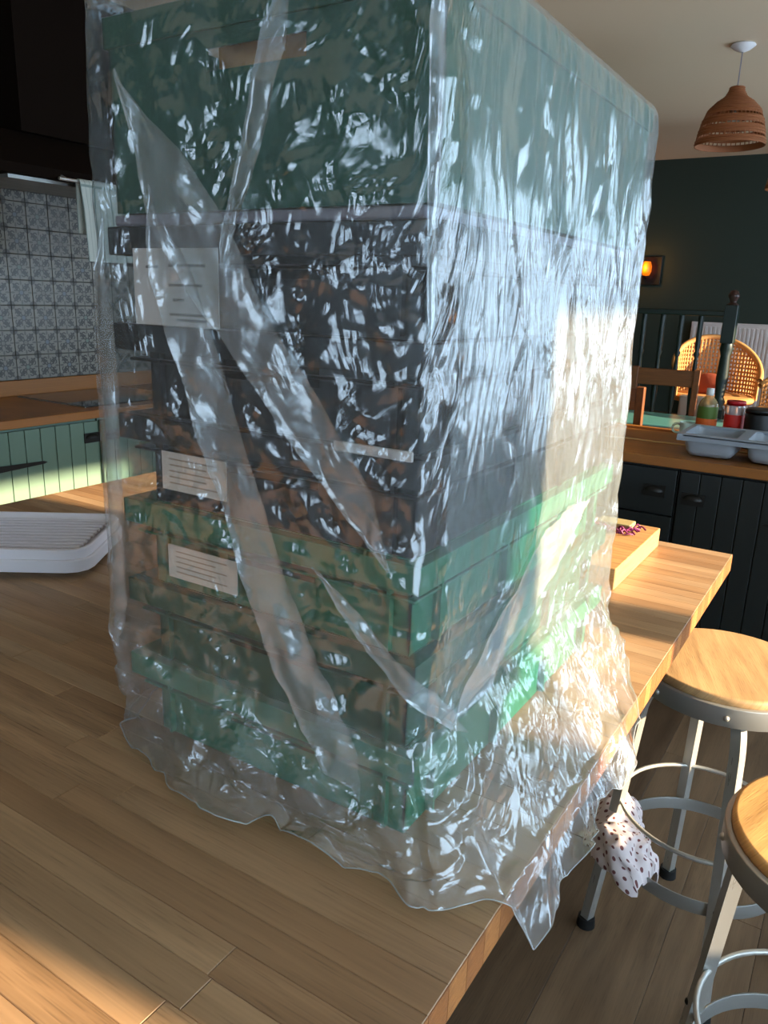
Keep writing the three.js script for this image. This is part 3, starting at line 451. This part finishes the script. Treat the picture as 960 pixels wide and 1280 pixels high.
// ---------- the clear plastic bag over the stack ----------
{
  const B = { x0: -0.757, x1: -0.319, z0: -1.222, z1: -0.58 }, YT = 1.724, YB = 1.03, CR = 0.022;
  const filmMat = (o) => new THREE.MeshPhysicalMaterial({ color: '#e6ecee', roughness: 0.09, transmission: 0.935, thickness: 0, ior: 1.85, side: THREE.DoubleSide, bumpMap: crinkle, bumpScale: 0.0125, ...o });
  const film = filmMat({}), foldFilm = filmMat({ transmission: 0.8, roughness: 0.16, bumpScale: 0.01 });
  // perimeter path: back-left corner, down the left side to the front, along the front, up the right side, along the back
  const segs = [[B.x0, B.z0, B.x0, B.z1], [B.x0, B.z1, B.x1, B.z1], [B.x1, B.z1, B.x1, B.z0], [B.x1, B.z0, B.x0, B.z0]], len = segs.map(([a, b, c, d]) => Math.hypot(c - a, d - b)), per = len.reduce((a, b) => a + b);
  const S = [0, len[0], len[0] + len[1], len[0] + len[1] + len[2], per];
  function around(s) { // point and outward normal, corners rounded
    s = ((s % per) + per) % per; let k = 0; while (k < 3 && s > S[k + 1]) k++;
    const t = s - S[k], L = len[k], [a, b, c, d] = segs[k], dx = (c - a) / L, dz = (d - b) / L; let nx = -dz, nz = dx; // outward
    let px = a + dx * t, pz = b + dz * t; nx = [-1, 0, 1, 0][k]; nz = [0, 1, 0, -1][k];
    const e = Math.min(t, L - t); if (e < CR) { const w = (1 - e / CR), pk = t < L / 2 ? (k + 3) % 4 : (k + 1) % 4, mx = [-1, 0, 1, 0][pk], mz = [0, 1, 0, -1][pk]; nx += mx * w; nz += mz * w; const q = Math.hypot(nx, nz); nx /= q; nz /= q; px -= (mx + [-1, 0, 1, 0][k]) * 0.5 * CR * 0.42 * w * w; pz -= (mz + [0, 1, 0, -1][k]) * 0.5 * CR * 0.42 * w * w; }
    return [px, pz, nx, nz, k];
  }
  // hem of the bag on the table and over its edge: [perimeter position, x, y, z]
  const fr = (x) => S[1] + (x - B.x0), rt = (z) => S[2] + (B.z1 - z), bk = (x) => S[3] + (B.x1 - x), lf = (z) => z - B.z0;
  const hem = [[0, -0.79, 0.905, -1.245], [lf(-0.95), -0.79, 0.905, -0.95], [lf(-0.65), -0.778, 0.905, -0.65], [fr(-0.74), -0.737, 0.906, -0.572], [fr(-0.7), -0.696, 0.905, -0.549], [fr(-0.6), -0.587, 0.905, -0.519], [fr(-0.53), -0.509, 0.905, -0.514], [fr(-0.48), -0.459, 0.905, -0.534], [fr(-0.44), -0.42, 0.905, -0.538], [fr(-0.39), -0.362, 0.905, -0.529], [fr(-0.36), -0.327, 0.905, -0.533], [fr(-0.335), -0.279, 0.906, -0.513],
    [rt(-0.595), -0.25, 0.908, -0.537], [rt(-0.61), -0.228, 0.91, -0.563], [rt(-0.625), -0.209, 0.9, -0.575], [rt(-0.655), -0.194, 0.842, -0.59], [rt(-0.7), -0.186, 0.85, -0.66], [rt(-0.76), -0.19, 0.861, -0.703], [rt(-0.84), -0.188, 0.859, -0.785], [rt(-0.94), -0.186, 0.856, -0.882], [rt(-1.04), -0.186, 0.865, -0.965], [rt(-1.1), -0.19, 0.905, -0.985], [rt(-1.15), -0.24, 0.907, -1.08], [rt(-1.2), -0.3, 0.906, -1.22], [bk(-0.36), -0.34, 0.906, -1.25], [bk(-0.6), -0.6, 0.905, -1.25], [per, -0.79, 0.905, -1.245]];
  function hemAt(s) { let i = 0; while (i < hem.length - 2 && s > hem[i + 1][0]) i++; const A = hem[i], C = hem[i + 1], t = Math.min(1, Math.max(0, (s - A[0]) / (C[0] - A[0]))), q = t; return [1, 2, 3].map((k) => A[k] + (C[k] - A[k]) * q); }
  const ridge = (x, y, z) => 1 - 2 * Math.abs(n3(x, y, z));
  const fw = []; for (let i = 0; i < 12; i++) { const a = i * 2.4 + 0.5, f = 7 + i * 3.2; fw.push([f * Math.cos(a), f * Math.sin(a) * 0.8, i * 0.37, 1 / (1 + i * 0.42)]); }
  function facets(s, y, z) { const wx = 0.03 * n3(s * 5, y * 5, z), wy = 0.03 * n3(s * 5, y * 5, z + 9); let k = 0; for (let i = 0; i < 12; i++) { const [a, b, c, m] = fw[i]; k += m * tri(a * (s + wx) + b * (y + wy) + c + z) * Math.max(0.1, 0.45 + n3(s * 4, y * 4, z + i)); } return k * 0.45; }
  function wrinkle(s, y, k, low) { // height of the film above the crates, metres
    const w = n3(s * 6, y * 3, 3), side = Math.max(0, Math.min(1, (s - S[2] - 0.03) / 0.12)) * (s < S[3] + 0.02 ? 1 : 0), front = k === 2 ? 1 - side : 1;
    const calm = Math.min(1, Math.max(0.08, (y - 1.08) / 0.18)), vert = side * (1 - calm) * 0.008 * facets(s * 0.7 - y * 0.7, y * 0.6 + s * 0.3, 12) + side * calm * (0.0030 * tri(s * 13 + w * 0.55 + 0.2 * n3(s * 9, y * 4, 1)) * (0.5 + 0.5 * n3(s * 5, y * 2, 77)) + 0.0017 * tri(s * 37 + w * 0.8 + n3(s * 8, y * 5, 2)) + 0.0009 * facets(s * 2.2, y * 0.6, 2));
    const diag = front * (0.0022 * tri((s + y * 0.55) * 7 + w * 0.5) * Math.max(0, n3(s * 3, y * 3, 7) + 0.3) + 0.0085 * facets(s * 0.9 + y * 0.25, y * 0.9, 1) * (0.4 + 0.6 * Math.max(0, n3(s * 4, y * 4, 15))));
    const corner = Math.exp(-(((s - S[2]) / 0.07) ** 2)) * 0.007 * facets(s * 1.3, y * 0.9, 4);
    return 0.005 + vert + diag + corner + low * front * (0.005 * facets(s * 1.2 - y * 1.1, y * 0.7, 6)) + low * 0.003 * facets(s, y, 8);
  }
  const NS = 760, rows = [];
  // cap: from the middle outwards, then sides, then skirt
  for (let i = 0; i < 14; i++) rows.push(['cap', i / 14]);
  for (let i = 0; i <= 250; i++) rows.push(['side', i / 250]);
  for (let i = 1; i <= 70; i++) rows.push(['skirt', i / 70]);
  const mx = (B.x0 + B.x1) / 2, mz = (B.z0 + B.z1) / 2;
  function filmPoint(s, kind, t, extra = 0) {
    let [px, pz, nx, nz, k] = around(s); const hi = kind === 'skirt' ? 0 : kind === 'cap' ? 1 : 1 - t; px += hi * (0.016 * (B.x1 - px) / (B.x1 - B.x0) - 0.008 * (px - B.x0) / (B.x1 - B.x0));
    const lift = 0.034 * Math.min(1, Math.max(0, (B.x1 - px) / 0.3)) * Math.min(1, Math.max(0, (pz - B.z0) / 0.5));
    if (kind === 'cap') { const e = t; return [mx + (px - nx * 0.01 - mx) * e, YT + lift * e + 0.004 * n3(px * 9 * e, pz * 9 * e, 31) + 0.004, mz + (pz - nz * 0.01 - mz) * e]; }
    if (kind === 'side') {
      const y = YT - (YT - YB) * t, w = wrinkle(s, y, k, t > 0.75 ? (t - 0.75) * 4 : 0) * Math.min(1, 0.25 + t * 12) + extra, edge = t < 0.03 ? -0.01 * (1 - t / 0.03) ** 2 : 0;
      return [px + nx * (w + edge), y + lift * Math.max(0, 1 - t * 4), pz + nz * (w + edge)];
    }
    const w0 = wrinkle(s, YB, k, 1), A = [px + nx * w0, YB, pz + nz * w0], C = hemAt(s);
    const drop = C[1] < 0.9, Bz = drop || C[0] > -0.26 ? [A[0] + (C[0] - A[0]) * 0.45, 0.95, A[2] + (C[2] - A[2]) * 0.45] : [A[0] + (C[0] - A[0]) * 0.18, 0.925, A[2] + (C[2] - A[2]) * 0.18];
    const a = (1 - t) ** 2, b = 2 * t * (1 - t), c = t * t, p = [0, 1, 2].map((i) => a * A[i] + b * Bz[i] + c * C[i]);
    const ruf = (0.013 * n3(s * 7, t * 1.6, 41) + 0.011 * facets(s * 0.6 + t * 0.05, t * 0.16, 43) + 0.003 * tri(s * 7 + t * 1.1 + n3(s * 6, t * 2, 5))) * (0.35 + t) + 0.013 * Math.exp(-(((s - S[2]) / 0.06) ** 2)) * facets(s * 1.6, t * 0.3, 51) + extra;
    const env = Math.min(1, t * 4), wob = (wrinkle(s, YB - t * 0.12, k, 1) - w0) * (k === 2 ? 1 - Math.min(1, t * 2.5) : 1);
    p[0] += nx * (ruf * env * 0.7 + wob * (1 - env * 0.5)); p[2] += nz * (ruf * env * 0.7 + wob * (1 - env * 0.5)); p[1] += Math.abs(ruf) * env * 0.9;
    if (p[0] < IX1 + 0.004) p[1] = Math.max(p[1], TOP + 0.003);
    return p;
  }
  function sheet(pts, cols, rowsN, uvs, close) {
    const g = new THREE.BufferGeometry(), idx = [];
    for (let j = 0; j < rowsN - 1; j++) for (let i = 0; i < cols - 1; i++) { const a = j * cols + i; idx.push(a, a + cols, a + 1, a + 1, a + cols, a + cols + 1); }
    g.setAttribute('position', new THREE.Float32BufferAttribute(pts, 3)); g.setAttribute('uv', new THREE.Float32BufferAttribute(uvs, 2)); g.setIndex(idx); g.computeVertexNormals(); return g;
  }
  const pos = [], uv = [], pos2 = [], uv2 = [], pos3 = [], uv3 = [], posR = [], uvR = [], iA = Math.round((S[2] + 0.045) / per * NS), iB = Math.round(S[3] / per * NS);
  rows.forEach(([kind, t], r) => { const vv = kind === 'cap' ? 2 + t * 0.3 : kind === 'side' ? (1 - t) * (YT - YB) + 1 : 1 - t * 0.22; for (let i = 0; i <= NS; i++) { const s = i / NS * per * 0.999999, q = Math.max(0, Math.min(1, (s - S[2] + 0.02) / 0.12)); const P = filmPoint(s, kind, t), U = [s * 3.4, vv * 3.4 - 2.4 * q * Math.max(0, vv - 1.12)]; if (kind !== 'skirt') { if (i <= iA || i >= iB) { (i <= iA ? pos : pos3).push(...P); (i <= iA ? uv : uv3).push(...U); } if (i >= iA && i <= iB) { posR.push(...P); uvR.push(U[0] * 1.35, U[1] * 1.35); } } if (r >= 264) { pos2.push(...P); uv2.push(...U); } } });
  const bag = thing('plastic_bag', 'crumpled clear plastic bag covering the tall crate stack', 'plastic bag');
  part('film', [sheet(pos, iA + 1, 265, uv), sheet(pos3, NS - iB + 1, 265, uv3)], film, bag);
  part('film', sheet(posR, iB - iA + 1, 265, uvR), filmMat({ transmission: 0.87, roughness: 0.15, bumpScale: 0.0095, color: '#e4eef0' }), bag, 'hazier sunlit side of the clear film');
  part('skirt', sheet(pos2, NS + 1, rows.length - 264, uv2), filmMat({ transmission: 0.89, color: '#eef2f4', roughness: 0.13 }), bag);
  { const P = []; for (let i = 0; i <= 520; i++) P.push(filmPoint(i / 520 * per * 0.9999, 'skirt', 1)); part('hem', tube(P, 0.0007, 1040, 5), filmMat({ transmission: 0.8, roughness: 0.3, bumpMap: null }), bag); }
  // doubled folds running down the film, given on the unrolled sheet as [perimeter position, height, half width]
  const F = (x) => S[1] + (x - B.x0);
  const folds = [
    [[F(-0.655), 1.55, 0.012], [F(-0.643), 1.497, 0.024], [F(-0.621), 1.45, 0.03], [F(-0.581), 1.366, 0.029], [F(-0.534), 1.247, 0.03], [F(-0.487), 1.134, 0.03], [F(-0.434), 1.041, 0.03], [F(-0.396), 0.985, 0.024], [F(-0.375), 0.95, 0.012]],
    [[F(-0.7), 1.64, 0.012], [F(-0.64), 1.56, 0.035], [F(-0.575), 1.48, 0.042], [F(-0.52), 1.415, 0.03], [F(-0.451), 1.339, 0.028], [F(-0.39), 1.272, 0.022], [F(-0.345), 1.207, 0.014]],
    [[F(-0.466), 1.7, 0.014], [F(-0.498), 1.61, 0.014], [F(-0.538), 1.518, 0.009], [F(-0.55), 1.47, 0.006]],
    [[S[2] - 0.004, 1.71, 0.007], [S[2] - 0.001, 1.55, 0.006], [S[2] + 0.002, 1.4, 0.004]],
    [[S[2] + 0.45, 1.19, 0.012], [S[2] + 0.36, 1.16, 0.03], [S[2] + 0.24, 1.11, 0.036], [S[2] + 0.14, 1.06, 0.028], [S[2] + 0.06, 1.02, 0.012]],
    [[F(-0.44), 1.19, 0.006], [F(-0.37), 1.135, 0.01], [S[2] + 0.03, 1.06, 0.01], [S[2] + 0.1, 1.0, 0.007]],
    [[F(-0.732), 1.52, 0.012], [F(-0.735), 1.4, 0.018], [F(-0.736), 1.2, 0.02], [F(-0.738), 1.08, 0.02], [F(-0.74), 1.02, 0.012]],  // extra strip added as a hazy veil down the left corner
  ];
  for (const f of folds) {
    const c = new THREE.CatmullRomCurve3(f.map((p) => V(p[0], p[1], p[2]))), n = 120, m = 10, P = [], U = [];
    for (let i = 0; i <= n; i++) { const p = c.getPoint(i / n), d = c.getTangent(i / n), l = Math.hypot(d.x, d.y), ax = -d.y / l, ay = d.x / l;
      for (let k = 0; k <= m; k++) { const q = (k / m) * 2 - 1, wv = p.z * Math.min(1, 0.08 + 5 * i / n, 0.08 + 7 * (1 - i / n)) * (1 + 0.06 * n2(i * 0.03, f.length + q)), s = p.x + ax * q * wv, y = p.y + ay * q * wv; P.push(...filmPoint(s, 'side', (YT - y) / (YT - YB), 0.0018 + 0.0022 * (1 - q * q) + 0.003 * q ** 8)); U.push(q * wv * 2.7 + 0.3, i / n * c.getLength() * 2.7); } }
    part('fold', sheet(P, m + 1, n + 1, U), foldFilm, bag);
  }
}
renderer.render(scene, camera);
